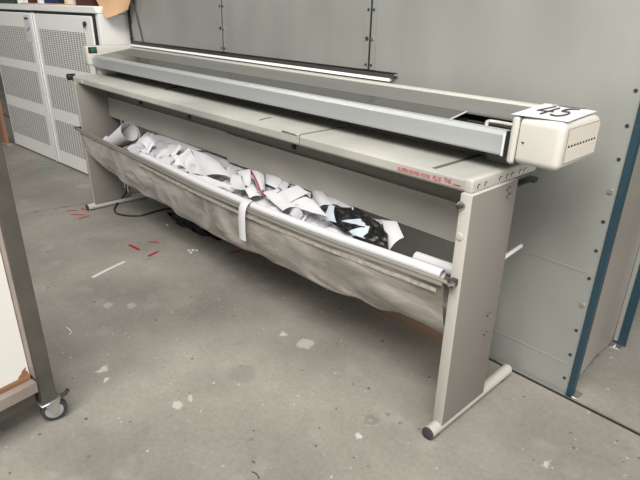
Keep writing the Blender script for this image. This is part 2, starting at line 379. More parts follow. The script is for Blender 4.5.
# apron behind the front edge, modesty panels
build('apron', prism([(.195, .80), (.20, .915), (.30, .915), (.30, .80)], 0, .057, 3.08), GREYB, mach)
mp = box((.06, .186, .665), (1.535, .196, .803), .002, 1); build('modesty_panel', mp, PAINT, mach)
mp = box((1.535, .184, .647), (3.08, .196, .797), .002, 1); build('modesty_panel', mp, PAINT, mach)
for x in (.55, 1.15, 2.06): build('cable_clip', box((x, .188, .815), (x+.025, .197, .835), .002, 1), DARK, mach)
# legs
def leg(x0, x1, inner):
    prf = [(-.008, .036), (-.018, H-.041), (.254, H-.041), (.273, .036)]
    lg = build('leg', prism(prf, 0, x0, x1, .003), [PAINT, GREYB], mach, smooth=True, angle=25)
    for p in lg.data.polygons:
        if abs(p.normal.x) > .9: p.material_index = 1  # leg side faces take the darker grey-beige tone
    return lg
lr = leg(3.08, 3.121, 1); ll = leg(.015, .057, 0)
for z, y in ((.418, .203), (.338, .203), (.886, .196), (.862, .2)):
    build('bolt_shade_ring', cyl((3.1205, y, z), (3.1222, y, z-.001), .0125, seg=16), BOLT, lr)  # dark ring stands in for the shade around each bolt
    build('leg_bolt', cyl((3.1205, y, z), (3.128, y, z), .0085, seg=8), STEEL, lr)
build('leg_bolt', cyl((3.086, -.012, .869), (3.086, -.034, .869), .0075, seg=8), BOLT, lr)
build('leg_bolt', cyl((3.086, -.014, .869), (3.086, -.018, .869), .015, seg=14), STEEL, lr)
build('leg_plug', cyl((3.094, -.012, .772), (3.094, -.020, .772), .0125, seg=16, bev=.002), PAINT, lr)
for x, lg in ((3.1, lr), (.036, ll)):
    ft = build('foot_tube', cyl((x, -.058, .0235), (x, .493, .0235), .0225, seg=24), PAINT, mach)
    build('end_plug', cyl((x, -.066, .0235), (x, -.056, .0235), .0235, seg=24, bev=.003), RUBBER, ft)
    bm = bmesh.new(); bmesh.ops.create_uvsphere(bm, u_segments=20, v_segments=10, radius=.0225, matrix=Matrix.Translation((x, .493, .0235)))
    build('rounded_end', bm, PAINT, ft)
    for gy in (-.045, .42): build('foot_glide', box((x-.018, gy, 0), (x+.018, gy+.037, .006), .002, 1), RUBBER, ft)
bm = prism([(.254, .877), (.385, .877), (.385, .868), (.412, .868), (.412, .884), (.254, .884)], 0, 3.085, 3.115); build('rear_clip', bm, DARK, mach)
build('rear_peg', cyl((3.09, .22, .59), (3.06, .50, .58), .008, seg=12, bev=.002), WHITE, mach)
# rail beneath carriage, front aluminium beam
bz0, bz1 = 1.0045, 1.078
build('beam_base', box((.05, .29, H), (3.10, .40, 1.06)), GREYB, mach)
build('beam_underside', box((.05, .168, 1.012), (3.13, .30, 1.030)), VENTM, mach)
beam = prism([(.134, bz0), (.130, bz0+.006), (.130, bz1-.012), (.140, bz1), (.158, bz1+.002), (.166, bz1-.004), (.166, bz0)], 0, .028, 3.116)
build('front_beam', beam, ALU, mach, angle=20)
build('beam_edge', box((3.109, .128, bz0-.001), (3.1165, .150, bz1-.008), .001, 1), WHITE, mach)
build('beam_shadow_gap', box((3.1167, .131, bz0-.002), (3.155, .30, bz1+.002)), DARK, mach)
# hood: smoked lower pane, grey upper panel, cream rear ledge
build('hood_pane', prism([(.160, 1.0745), (.266, 1.0915), (.266, 1.0875), (.160, 1.0705)], 0, .03, 2.893), LIDD, mach)
build('hood_panel', prism([(.2662, 1.0920), (.405, 1.114), (.405, 1.108), (.2662, 1.086)], 0, .03, 3.135), LIDL, mach)
build('pane_edge', prism([(.160, 1.0750), (.266, 1.0922), (.266, 1.0915), (.160, 1.0743)], 0, 2.886, 2.895), PAINT, mach)
build('carriage_well', box((2.893, .166, 1.04), (3.135, .30, 1.058)), DARK, mach)
cw = box((2.893, .166, 1.05), (2.897, .266, 1.072)); build('carriage_well', cw, DARK, mach)
cg = tube(spline([(3.025, .172, 1.064), (3.015, .19, 1.073), (2.992, .235, 1.077), (3.012, .25, 1.077), (3.06, .25, 1.077), (3.13, .25, 1.077)], 4), .006, 8)
build('carriage_handle', cg, COVER, mach)
build('rear_ledge', prism([(.405, 1.1155), (.409, 1.1215), (.440, 1.1225), (.440, 1.03), (.405, 1.03)], 0, -.012, 3.15, .002), PAINT, mach)
for x in (.80, 2.53):
    for d in (0, .014): build('pane_seam', prism([(.160, 1.0749), (.405, 1.1145), (.405, 1.1139), (.160, 1.0743)], 0, x+d, x+d+.0022), LIDL, mach)
# left end cap with rocker switch
lc = box((-.040, .100, 1.012), (.030, .43, 1.138), .014, 3)
capL = build('left_end_cap', lc, COVER, mach)
lf = box((-.03, .095, H), (.05, .33, 1.03), .012, 3); 
build('left_end_foot', box((-.02, .16, H), (.05, .36, 1.03), .006, 2), COVER, capL)
sw = box((.030, .128, 1.098), (.039, .168, 1.124), .003, 2); build('rocker_switch', sw, GREENSW, capL)
build('switch_frame', box((.026, .112, 1.091), (.033, .171, 1.131), .002, 1), DARK, capL)
# right head cover
def rbox(lo, hi, r, seg=5): return box(lo, hi, r, seg)
hd = rbox((3.156, .088, 1.0), (3.303, .348, 1.136), .022, 6)
for v in hd.verts:
    if v.co.y > .3: v.co.z += (-.012 if v.co.z > 1.07 else .012)*(v.co.y-.3)/.048*.5
head = build('head_cover', hd, COVER, mach, angle=50)
build('head_collar', rbox((3.149, .084, .996), (3.1765, .36, 1.138), .013, 5), COVER, head, angle=50)
build('collar_seam', rbox((3.1763, .0862, .9975), (3.1783, .352, 1.1375), .0009, 1), VENTM, head)
build('side_panel', rbox((3.3025, .118, 1.022), (3.3045, .330, 1.118), .0008, 1), mat('cream_plastic_panel', (.66, .61, .535), .45), head)
bm = bmesh.new()
loop = [(.118, 1.022), (.330, 1.022), (.330, 1.118), (.118, 1.118), (.118, 1.022)]
for a, b in zip(loop, loop[1:]): tube([(3.3040, *a), (3.3040, *b)], .0009, 6, bm)
build('panel_groove', bm, GREYB, head)
for k in range(10):
    y = .128+k*.0195
    build('vent_slot', box((3.3035, y, 1.064), (3.3052, y+.010, 1.071)), VENTM, head)
    build('vent_lip', box((3.3035, y+.003, 1.0605), (3.3054, y+.012, 1.0635)), WHITE, head)
tb = prism([(3.1885, 1.068), (3.198, 1.068), (3.193, 1.060)], 1, .0870, .0885); build('arrow_mark', tb, VENTM, head)
build('head_bracket', box((3.0, .24, H), (3.09, .33, 1.005), .004, 1), GREYB, mach)

# front rod with its sag, and the cloth catch basket
YR = -.04
rodz = [(at(u, v, 1, YR).x, at(u, v, 1, YR).z) for u, v in ((76, 127.5), (100, 139.5), (140, 157.5), (180, 178), (215, 194.5), (250, 208.5), (319, 237), (380, 258.5), (420, 271.5), (450, 281.5))]
def interp(tab, x):
    if x <= tab[0][0]: return tab[0][1]
    for i in range(len(tab)-1):
        if x <= tab[i+1][0]:
            x0, y0 = tab[i]; x1, y1 = tab[i+1]; t = (x-x0)/(x1-x0)
            # smooth (Catmull-Rom) between samples
            m0 = (y1-(tab[i-1][1] if i else y0))/(x1-(tab[i-1][0] if i else x0)); nx = tab[min(i+2, len(tab)-1)]
            m1 = (nx[1]-y0)/(nx[0]-x0); h = x1-x0
            return (2*t**3-3*t*t+1)*y0+(t**3-2*t*t+t)*h*m0+(-2*t**3+3*t*t)*y1+(t**3-t*t)*h*m1
    return tab[-1][1]
# gentle smoothing of the measured sag
zr = lambda x: sum(interp(rodz, x+d) for d in (-.3, -.15, 0, .15, .3))/5
rx0, rx1 = rodz[0][0], 3.112
rod = build('front_rod', tube([(rx0+(rx1-rx0)*k/60, YR, zr(rx0+(rx1-rx0)*k/60)) for k in range(61)], .0075, 10), mat('grey_rod', (.27, .26, .235), .4, metal=.3), mach)
for x in (.03, 3.098):
    build('rod_bracket', box((x-.010, YR-.006, zr(x)-.012), (x+.012, -.008, zr(x)+.012), .002, 1), BOLT, rod)
build('rod_tip', cyl((rx0-.012, YR, zr(rx0)), (rx0+.004, YR, zr(rx0)), .009, seg=10), DARK, rod)
build('rod_screw', cyl((3.102, YR-.006, zr(3.1)), (3.102, YR-.012, zr(3.1)), .006, seg=8), STEEL, rod)
zb_t = [(.06, .375), (.25, .345), (.45, .325), (.8, .305), (1.13, .303), (1.4, .290), (1.65, .298), (1.95, .298), (2.2, .316), (2.45, .317), (2.63, .34), (2.76, .348), (2.88, .365), (3.07, .366)]
BX0, BX1 = .062, 3.074
def sling(s, t):
    x = BX0+(BX1-BX0)*s; zt = zr(x); zb = interp(zb_t, x)
    P = [(YR, zt), (YR+.006, zt-.05), (YR+.022, zt-(zt-zb)*.55), (.012, zb+.035), (.055, zb), (.10, zb+.010), (.145, zb+.04), (.18, zb+.08), (.21, zb+.13)]
    k = t*(len(P)-1); i = min(int(k), len(P)-2); f = k-i
    p0, p1, p2, p3 = P[max(i-1, 0)], P[i], P[i+1], P[min(i+2, len(P)-1)]
    q = [.5*((2*p1[c])+(p2[c]-p0[c])*f+(2*p0[c]-5*p1[c]+4*p2[c]-p3[c])*f*f+(3*p1[c]-p0[c]-3*p2[c]+p3[c])*f**3) for c in (0, 1)]
    w = min(1, t*5)*min(1, (1-t)*4)*min(1, min(s, 1-s)*12)
    n1 = noise.noise(V((x*3.1, t*4.5, 1.3)))*.012+noise.noise(V((x*6+t*5, t*5-x*2.5, 4.1)))*.008
    n2 = abs(noise.noise(V((x*5-t*6, t*5+x*2, 9.7))))*-.034
    return (x+w*.004*noise.noise(V((x*6, t*8, 2))), q[0]+w*(n1+n2), q[1]+w*(n1*.55))
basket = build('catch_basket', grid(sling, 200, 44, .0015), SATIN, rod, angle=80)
build('hem_tape', grid(lambda s, t: (lambda x: (x, YR-.0075+.002*noise.noise(V((x*20, 0, 0))), zr(x)-.030-.014*t+.002*noise.noise(V((x*16, 3, 0)))))(BX0+.9+(BX1-BX0-.92)*s), 150, 2, .001), HEM, basket)
build('hem_sleeve', grid(lambda s, t: (lambda x: (x, YR-.0085-.001*t, zr(x)-.002-.012*t))(BX0+(BX1-BX0)*s), 80, 2, .001), mat('grey_hem', (.25, .235, .205), .55), basket)
tp = at(328, 284, 1, .05)
build('tie_cord', tube([tp+V((0, 0, .02)), tp, tp-V((0, 0, .02)), tp-V((.004, 0, .028))], .0035, 6), PAPER, basket)

# ------------------------------------------------------------------ papers in the basket
GP = 'paper offcuts in the cloth basket'
def quad(name, pts, label, M=PAPER, bulge=.01, crease=.006, n=10, cat='paper', group=GP, seed=0, curl=0., folds=0.):
    """sheet spanned by four (u, v, depth) corners of the photograph, bowed and creased"""
    P = [at(u, v, 1, y) for u, v, y in pts]
    nr = (P[1]-P[0]).cross(P[3]-P[0]).normalized()
    if nr.dot(CP-P[0]) < 0: nr = -nr
    def f(s, t):
        a = P[0]*(1-s)*(1-t)+P[1]*s*(1-t)+P[2]*s*t+P[3]*(1-s)*t
        q = a*4.+V((seed, seed*1.7, 0))
        h = bulge*4*(s*(1-s))*(.4+.6*t)+crease*noise.noise(q*3)+crease*1.4*(abs(noise.noise(q*2.1+V((5, 1, 0))))-.2)+curl*(t**3)
        return a+nr*h
    b = grid(f, n, n, .0012)
    o = build(name, b, M, angle=30)
    return tag(o, label, cat, group)
def roll(name, a, b, r0, r1, turns, label, group=None, seg=40, n=10, cat='paper', sag=None, flare=.0):
    """a sheet rolled into a spiral tube from a to b"""
    a, b = V(a), V(b); d = (b-a); t = d.normalized(); s = t.cross(V((0, 0, 1))).normalized(); u = s.cross(t)
    def f(p, q):
        th = q*turns*math.tau+2.2; r = (r0+(r1-r0)*p)*(.72+.28*q)
        c = a+d*p
        if sag: c = V(sag(p))
        return c+(s*math.cos(th)+u*math.sin(th))*r
    o = build(name, grid(f, n, seg, .0012), PAPER, angle=60)
    return tag(o, label, cat, group)
# liner band along the rod: a long narrow roll
roll('paper_roll', (1, 0, 0), (2, 0, 0), .021, .021, 1.6, 'long narrow white paper roll lying along the inside of the basket rod', None, 40, 60, 'paper roll',
     sag=lambda p: (.95+2.10*p, YR+.026, zr(.95+2.10*p)+.006+.002*math.sin(p*9)))
roll('paper_roll', at(108, 147, 1, .045), at(130, 132, 1, .105), .050, .074, 1.3, 'big flared white paper roll at the far left end of the basket', None, 48, 14, 'paper roll')
roll('paper_roll', at(416, 257, 1, .10), at(470, 276, 1, .10), .024, .024, 1.7, 'short white paper tube inside the basket beside the right leg', None, 44, 8, 'paper roll')
quad('paper_sheet', ((100, 144, 0.02), (106, 136, .08), (114, 139, .08), (108, 149, .02)), 'small white scrap tucked under the big flared roll at the basket left end', seed=1)
quad('paper_sheet', ((143, 139, .2), (160, 134, .2), (207, 150, .2), (180, 152, .17)), 'shaded grey-white sheet lying deepest, far left under the panel', seed=2, bulge=.012)
quad('paper_sheet', ((180, 141, .22), (212, 153, .22), (252, 170, .22), (232, 172, .19)), 'long shaded sheet under the panel behind the peaked white sheet', seed=3)
quad('paper_sheet', ((142, 146, .15), (176, 145, .17), (186, 158, .12), (150, 156, .11)), 'flat crumpled white sheet right of the flared roll', seed=4, crease=.012)
quad('paper_sheet', ((129, 147, .05), (150, 152, .08), (168, 165, .04), (150, 166, .01)), 'small torn white sheet with dark gaps near the left end of the rod', seed=5, crease=.015)
quad('paper_sheet', ((150, 155, .09), (188, 156, .10), (180, 172, .04), (158, 168, .03)), 'white scrap just left of the peaked sheet', seed=6, crease=.012)
quad('paper_sheet', ((188.7, 147.5, .13), (192, 152, .13), (206, 176, .03), (168, 166, .03)), 'peaked white sheet folded to a sharp corner, left half', seed=7, bulge=-.02, crease=.012, n=14)
quad('paper_sheet', ((191, 149, .14), (216, 160, .14), (233, 178, .05), (205, 177, .03)), 'large smooth white sheet right of the sharp folded peak', seed=8, bulge=.02)
quad('paper_sheet', ((172, 174, .0), (206, 176, .02), (236, 188, .01), (205, 186, .0)), 'white sheet lying flat in front of the peaked sheet', seed=9)
quad('paper_sheet', ((231, 188, .02), (233, 174, .08), (243, 176, .10), (247, 190, .03)), 'cone-curled white sheet in the middle of the basket', seed=10, bulge=.03)
quad('paper_sheet', ((238, 172, .12), (251, 170, .14), (250, 188, .05), (243, 188, .04)), 'white sheet standing left of the red-edged sheet', seed=11, bulge=.015)
rs = quad('paper_sheet', ((251, 170, .14), (264, 175, .15), (265, 192, .06), (261, 195, .04)), 'white sheet with a red edge strip', seed=12, bulge=.02)
P1, P2, P3, P4 = at(251, 170.5, 1, .13), at(256, 180, 1, .085), at(260.5, 191, 1, .035), at(266, 196, 1, .03)
build('red_edge', tube(spline([P1, P2, P3, P4], 5), .0035, 6), RED, rs)
quad('paper_sheet', ((245, 190, .03), (252, 184, .08), (261, 196, .04), (250, 199, .01)), 'bluish white scrap below the red-edged sheet', seed=13)
quad('paper_sheet', ((266, 174, .19), (282, 179, .19), (279, 190, .15), (264, 184, .16)), 'rounded shaded sheet right of the red-edged sheet, under the panel', seed=14, bulge=.03)
quad('paper_sheet', ((283, 180, .2), (290, 182, .2), (285, 192, .15), (277, 188, .16)), 'narrow curled strip under the panel behind the cut rectangle', seed=15, bulge=.02)
quad('paper_sheet', ((286, 182, .21), (312, 192, .21), (310, 199, .16), (294, 190, .16)), 'shaded sheet behind the cut rectangle, beneath the panel', seed=16)
quad('paper_sheet', ((275, 195, .08), (297.5, 185, .13), (309, 193, .11), (289, 204, .06)), 'clean-cut white rectangle lying on top at mid basket', seed=17, bulge=.006, crease=.003)
quad('paper_sheet', ((262, 193, .05), (274, 191, .08), (298, 208, .04), (283, 211, .01)), 'white sheet between the red-edged sheet and the rod', seed=18)
quad('paper_sheet', ((288, 205, .05), (306, 197, .09), (313, 200, .10), (328, 217, .03)), 'broad white sheet left of the black film', seed=19, bulge=.008, n=12)
quad('paper_sheet', ((312, 192, .18), (323, 192, .18), (333, 206, .11), (318, 212, .10)), 'curved white sheet standing behind the black film, left side', seed=20, bulge=.025)
quad('paper_sheet', ((323, 193, .20), (356, 207, .20), (345, 210, .16), (331, 205, .15)), 'shaded sheet beneath the panel right behind the black film', seed=21)
quad('paper_sheet', ((383, 222, .13), (397, 222, .14), (404, 238, .10), (389, 250, .04)), 'fan-shaped white sheet standing right of the black film', seed=22, bulge=.012, curl=0)
quad('paper_sheet', ((326, 221, .05), (329, 206, .10), (335, 206, .10), (337, 223, .05)), 'pale bluish sheet edge left of the black film', M=PAPERB, seed=23)
quad('paper_sheet', ((342, 221, .075), (364, 218, .095), (367, 226, .07), (346, 231, .05)), 'pale bluish sheet showing between folds of the black film', M=PAPERB, seed=24, crease=.012)
quad('paper_sheet', ((350, 232, .04), (370, 226, .065), (365, 239, .03), (354, 236, .03)), 'pale bluish corner below the black film beside the rod', M=PAPERB, seed=25)
# the heap under the visible sheets
for i in range(12):
    x = .74+i*.158; w = .26; y0 = -.005 if i % 2 else .03; y1 = .20 if i % 2 else .215
    def heap(s, t, x=x, w=w, i=i):
        X = x-w/2+w*s+.06*(t-.5)*(1 if i % 3 else -1); Y = y0+(y1-y0)*t
        return (X, Y, zr(X)-.035+.32*Y+.006*(i % 2)+.024*noise.noise(V((X*7, Y*9, i*2.3)))+.03*abs(noise.noise(V((X*11+Y*6, Y*10-X*5, i*3.1)))))
    tag(build('paper_sheet', grid(heap, 14, 10, .0012), PAPERG if i % 3 == 1 else PAPER, angle=25), 'crumpled paper at the bottom of the heap in the basket', 'paper', GP)
rr = random.Random(11)
for i in range(17):
    x = .80+i*.105+rr.uniform(-.03, .03); y = rr.uniform(.02, .15); sx, sy = rr.uniform(.05, .11), rr.uniform(.03, .07); a = rr.uniform(-1.2, 1.2)
    c0 = V((x, y, zr(x)-.004+.34*y+rr.uniform(-.006, .010))); tx, ty = rr.uniform(-.5, .5), rr.uniform(.1, .9); cv = rr.uniform(-.03, .04); sk = rr.uniform(-.5, .5)
    def scrap(s, t, c0=c0, sx=sx, sy=sy, a=a, tx=tx, ty=ty, cv=cv, sk=sk):
        p, q = (s-.5)*sx*(1+sk*(t-.5)), (t-.5)*sy
        return c0+V((p*math.cos(a)-q*math.sin(a), p*math.sin(a)*.6+q*math.cos(a), p*tx+q*ty+cv*(1-(2*s-1)**2)))
    tag(build('paper_scrap', grid(scrap, 8, 5, .001), PAPERG if i % 4 == 2 else PAPER, angle=25), 'small curled offcut lying loose on top of the papers in the basket', 'paper', 'loose curled offcuts in the basket')
# black film: crumpled lump of folds
def crumple(name, pts, label, cat, M, th, amp, sc, seed, group=None, n=18):
    P = [at(u, v, 1, y) for u, v, y in pts]
    nr = (P[1]-P[0]).cross(P[3]-P[0]).normalized()
    if nr.dot(CP-P[0]) < 0: nr = -nr
    def f(s, t):
        a = P[0]*(1-s)*(1-t)+P[1]*s*(1-t)+P[2]*s*t+P[3]*(1-s)*t
        q = a*sc+V((seed, 0, seed))
        return a+nr*(th*4*s*(1-s)*2*t*(1-t)*2*.5+amp*(abs(noise.noise(q))*2-.5)+amp*.5*noise.noise(q*2.3))
    return tag(build(name, grid(f, n, n, .002), M, angle=25), label, cat, group)
bf = root('black_film', at(360, 232, 1, .06), 'crumpled glossy black film lying on the papers right of mid basket', 'film')
def fold(pts, th, amp, sc, seed):
    o = crumple('fold', pts, None, None, FILM, th, amp, sc, seed)
    me = o.data; off = MW[o.name].translation - MW[bf.name].translation
    me.transform(Matrix.Translation(off)); o.location = (0, 0, 0); o.parent = bf
fold(((330, 207, .125), (357, 208, .135), (372, 219, .10), (335, 221, .08)), .02, .012, 18, 1)
fold(((355, 208, .13), (377, 222, .11), (388, 236, .06), (363, 222, .075)), .02, .014, 18, 2)
fold(((376, 222, .10), (388, 235, .075), (387, 247, .025), (364, 238, .03)), .015, .014, 22, 3)
fold(((329, 221, .06), (340, 221, .06), (366, 227, .055), (345, 232, .035)), .01, .010, 22, 4)
# hanging strip over the rod
xs = at(245, 205, 1, YR).x
def strip(s, t):
    zt = zr(xs)
    path = [(YR+.05, zt+.016), (YR+.022, zt+.027), (YR-.004, zt+.018), (YR-.022, zt-.01), (YR-.030, zt-.07), (YR-.032, at(244, 240, 1, YR-.03).z)]
    p = spline([V((0, a, b)) for a, b in path], 4)
    q = p[min(int(t*20+.001), 20)]
    return (xs-.026+.050*s+.008*t+.012*t*t, q.y-.004*math.sin(s*3.14), q.z)
tag(build('paper_strip', grid(strip, 5, 20, .001), PAPER, angle=60), 'white paper strip hanging over the basket rod at its middle', 'paper strip')
# lot label on the head cover
LZ = 1.1385
lab = root('lot_label', (3.2, .25, LZ), 'white paper label handwritten 45 lying on the plotter head cover', 'label')
c = [at(511, 114, 2, LZ+.002), at(545, 103.3, 2, LZ), at(597, 111.5, 2, LZ), at(568, 121.8, 2, LZ)]
build('sheet', grid(lambda s, t: (c[0]*(1-s)*(1-t)+c[3]*s*(1-t)+c[2]*s*t+c[1]*(1-s)*t)+V((0, 0, .0015*math.sin(s*9)*t)), 12, 8, .0008), PAPER, lab)
ex, ey = (c[3]-c[0]), (c[1]-c[0])
def lp(a, b): return c[0]+ex*a+ey*b+V((0, 0, .0022))
def stroke(pts, r=.0022): build('handwriting', tube(spline([lp(*p) for p in pts], 5), r, 6), INK, lab)
stroke([(.33, .80), (.24, .42), (.26, .40), (.50, .44)]); stroke([(.44, .74), (.40, .20)])
stroke([(.80, .78), (.63, .74), (.60, .54), (.74, .52), (.78, .36), (.70, .20), (.56, .24)], .0026)
for k in range(16): build('small_print', box(lp(.22+.04*k, .90)-V((.0025, .0035, .001)), lp(.22+.04*k, .90)+V((.0025, .0035 if k % 3 else .006, .0)),), INK, lab, smooth=False)

# ------------------------------------------------------------------ white cabinet at the left
AZ = math.atan2(.0842, .99645)
cab = root('cabinet', (-1.40, .243, 0), 'white metal cabinet with two perforated doors behind the left end of the plotter', 'cabinet', rz=AZ)
def cb(name, lo, hi, M, bev=.002, par=None): return build(name, box(lo, hi, bev, 1), M, par or cab, local=True)
cb('carcass', (-1.045, .012, .012), (1.105, .60, 1.333), WHITE)
cb('plinth', (-1.03, .03, 0), (1.09, .58, .014), DARK)
cb('worktop', (-1.06, -.004, 1.336), (1.098, .61, 1.384), WHITE, .004)
cb('gap_shadow', (-1.03, .008, .02), (1.06, .0125, 1.333), DARK, 0)
def door(x0, x1, vx0, vx1, rows):
    d = cb('door', (x0, -.012, .016), (x1, .008, 1.316), WHITE, .003)
    for z0, z1 in rows: build('perforated_panel', box((vx0, -.0135, z0), (vx1, -.0115, z1)), PERF, d, local=True)
    return d
rows = ((.905, 1.195), (.535, .822), (.15, .43))
cb('top_gap_shade', (.015, -.0085, 1.317), (1.055, .008, 1.3355), DARK, 0); cb('door_gap_shade', (-.0095, -.0095, .02), (.0095, .0, 1.32), DARK, 0)  # black strips stand in for the shade in the gaps above and between doors
d1 = door(-1.035, -.012, -1.0, -.115, rows); d2 = door(.012, 1.034, .078, .905, rows)
e = box((-.034, -.022, .016), (-.010, -.010, 1.32), .004, 2); build('door_edge', e, WHITE, d1, local=True)
e = box((.010, -.018, .016), (.026, -.010, 1.32), .004, 2); build('door_edge', e, WHITE, d2, local=True)
lk = cb('lock_plate', (-.20, -.0150, 1.075), (-.075, -.0118, 1.30), mat('pale_grey_plate', (.62, .63, .66), .4), .001, d1)
for x, z in ((-.15, 1.175), (-.115, 1.19)): build('keyhole', cyl((x, -.0165, z), (x, -.0145, z), .010, seg=10), DARK, lk, local=True)
build('plate_print', box((-.185, -.0156, 1.262), (-.11, -.0148, 1.278)), BOLT, lk, local=True)
kk = cyl((.94, -.026, 1.262), (.94, -.011, 1.262), .017, seg=14, bev=.002); box((.933, -.032, 1.232), (.945, -.024, 1.272), bm=kk)
build('key_lock', kk, BOLT, d2, local=True)
cb('hinge_gap_shade', (1.038, -.004, .02), (1.056, .011, 1.318), DARK, 0)  # black strip stands in for the shade in the hinge gap
# things standing on the cabinet, cut off by the top of the frame
CM = MW[cab.name]
def onc(x, y, z=1.386): return CM @ V((x, y, z))
def bottle(x, y, r, h, M, capM, label, cat='bottle'):
    o = root('bottle', onc(x, y), label, cat)
    b = bmesh.new(); pr = [(r*.93, 0), (r, .006), (r, h*.7), (r*.85, h*.78), (r*.4, h*.86), (r*.4, h*.92)]; rings = []
    for q, z in pr: rings.append([b.verts.new(V((q*math.cos(k*math.tau/20), q*math.sin(k*math.tau/20), z))) for k in range(20)])
    for A, B in zip(rings, rings[1:]):
        for k in range(20): b.faces.new((A[k], A[(k+1) % 20], B[(k+1) % 20], B[k]))
    b.faces.new(rings[0][::-1]); b.faces.new(rings[-1])
    build('body', b, M, o, local=True); build('cap', cyl((0, 0, h*.91), (0, 0, h), r*.45, seg=16), capM, o, local=True)
def carton(x0, x1, y, d, h, M, label, name='carton', cat='box'):
    o = root(name, onc((x0+x1)/2, y+d/2), label, cat, rz=AZ)
    w = (x1-x0)/2
    build('body', box((-w, -d/2, 0), (w, d/2, h), .003, 1), M, o, local=True)
    build('lid_flap', box((-w-.001, -d/2-.001, h-.03), (w+.001, d/2+.001, h+.002), .002, 1), M, o, local=True)
DGREEN = mat('dark_green_glass', (.03, .05, .025), .3); MAROON = mat('dark_maroon', (.06, .018, .012), .5); NAVY = mat('navy_blue', (.012, .03, .11), .4)
carton(-1.0, -.66, .10, .2, .25, DGREEN, 'dark green box at the far left on the white cabinet')
bottle(-.55, .16, .062, .26, WHITE, MAROON, 'left white bottle on top of the cabinet, next to the dark green box')
bottle(-.41, .16, .062, .26, WHITE, MAROON, 'white bottle on the cabinet beside the dark red box')
carton(-.33, -.18, .10, .15, .22, MAROON, 'dark red box on the cabinet right of the white bottles')
bottle(-.115, .15, .05, .24, WHITE, DGREEN, 'white bottle on the cabinet left of the navy box')
carton(-.04, .24, .12, .2, .22, NAVY, 'navy blue box in the middle of the cabinet top')
bottle(.33, .15, .05, .24, DARK, DARK, 'black bottle on the cabinet right of the navy box')
bottle(.45, .13, .05, .24, mat('cream_bottle', (.7, .62, .5), .4), DARK, 'cream bottle on the cabinet right of the black bottle')
carton(.53, .80, .13, .22, .24, MAROON, 'dark brown-red box on the cabinet beside the kraft paper')
wb = box((-.35, .035, 1.3845), (.67, .065, 1.3945), .002, 1); wb.transform(CM)
tag(build('wood_batten', wb, KRAFT), 'thin brown wood batten lying along the front of the cabinet top', 'batten')
# kraft sheet drooping over the right end of the cabinet
def kraft(s, t):
    A = at(88, -16, 1, .43); B = at(140, -36, 1, .52); Cc = at(106, 18.3, 1, .37); D = at(128, 9.5, 1, .49)
    p = A*(1-s)*(1-t)+B*s*(1-t)+D*s*t+Cc*(1-s)*t
    return p+V((0, -.02*math.sin(s*math.pi), -.012*math.sin(s*math.pi*1.0)*t))
kp = build('kraft_paper', grid(kraft, 14, 14, .0015), KRAFT, angle=60)
tag(kp, 'brown kraft paper sheet drooping over the right end of the white cabinet', 'paper')
# brown board standing at the cabinet's left side
brd = root('wooden_board', (-2.49, .095, 0), 'reddish brown board standing against the left side of the white cabinet', 'board', rz=AZ)
build('panel', box((-.10, -.04, .02), (.035, .0, 1.12), .003, 1), mat('reddish_board', (.33, .175, .105), .6, var=.15, vscale=5), brd, local=True)
build('foot_block', box((-.07, -.05, 0), (.10, .01, .022), .002, 1), mat('dusty_block', (.3, .27, .23), .8), brd, local=True)

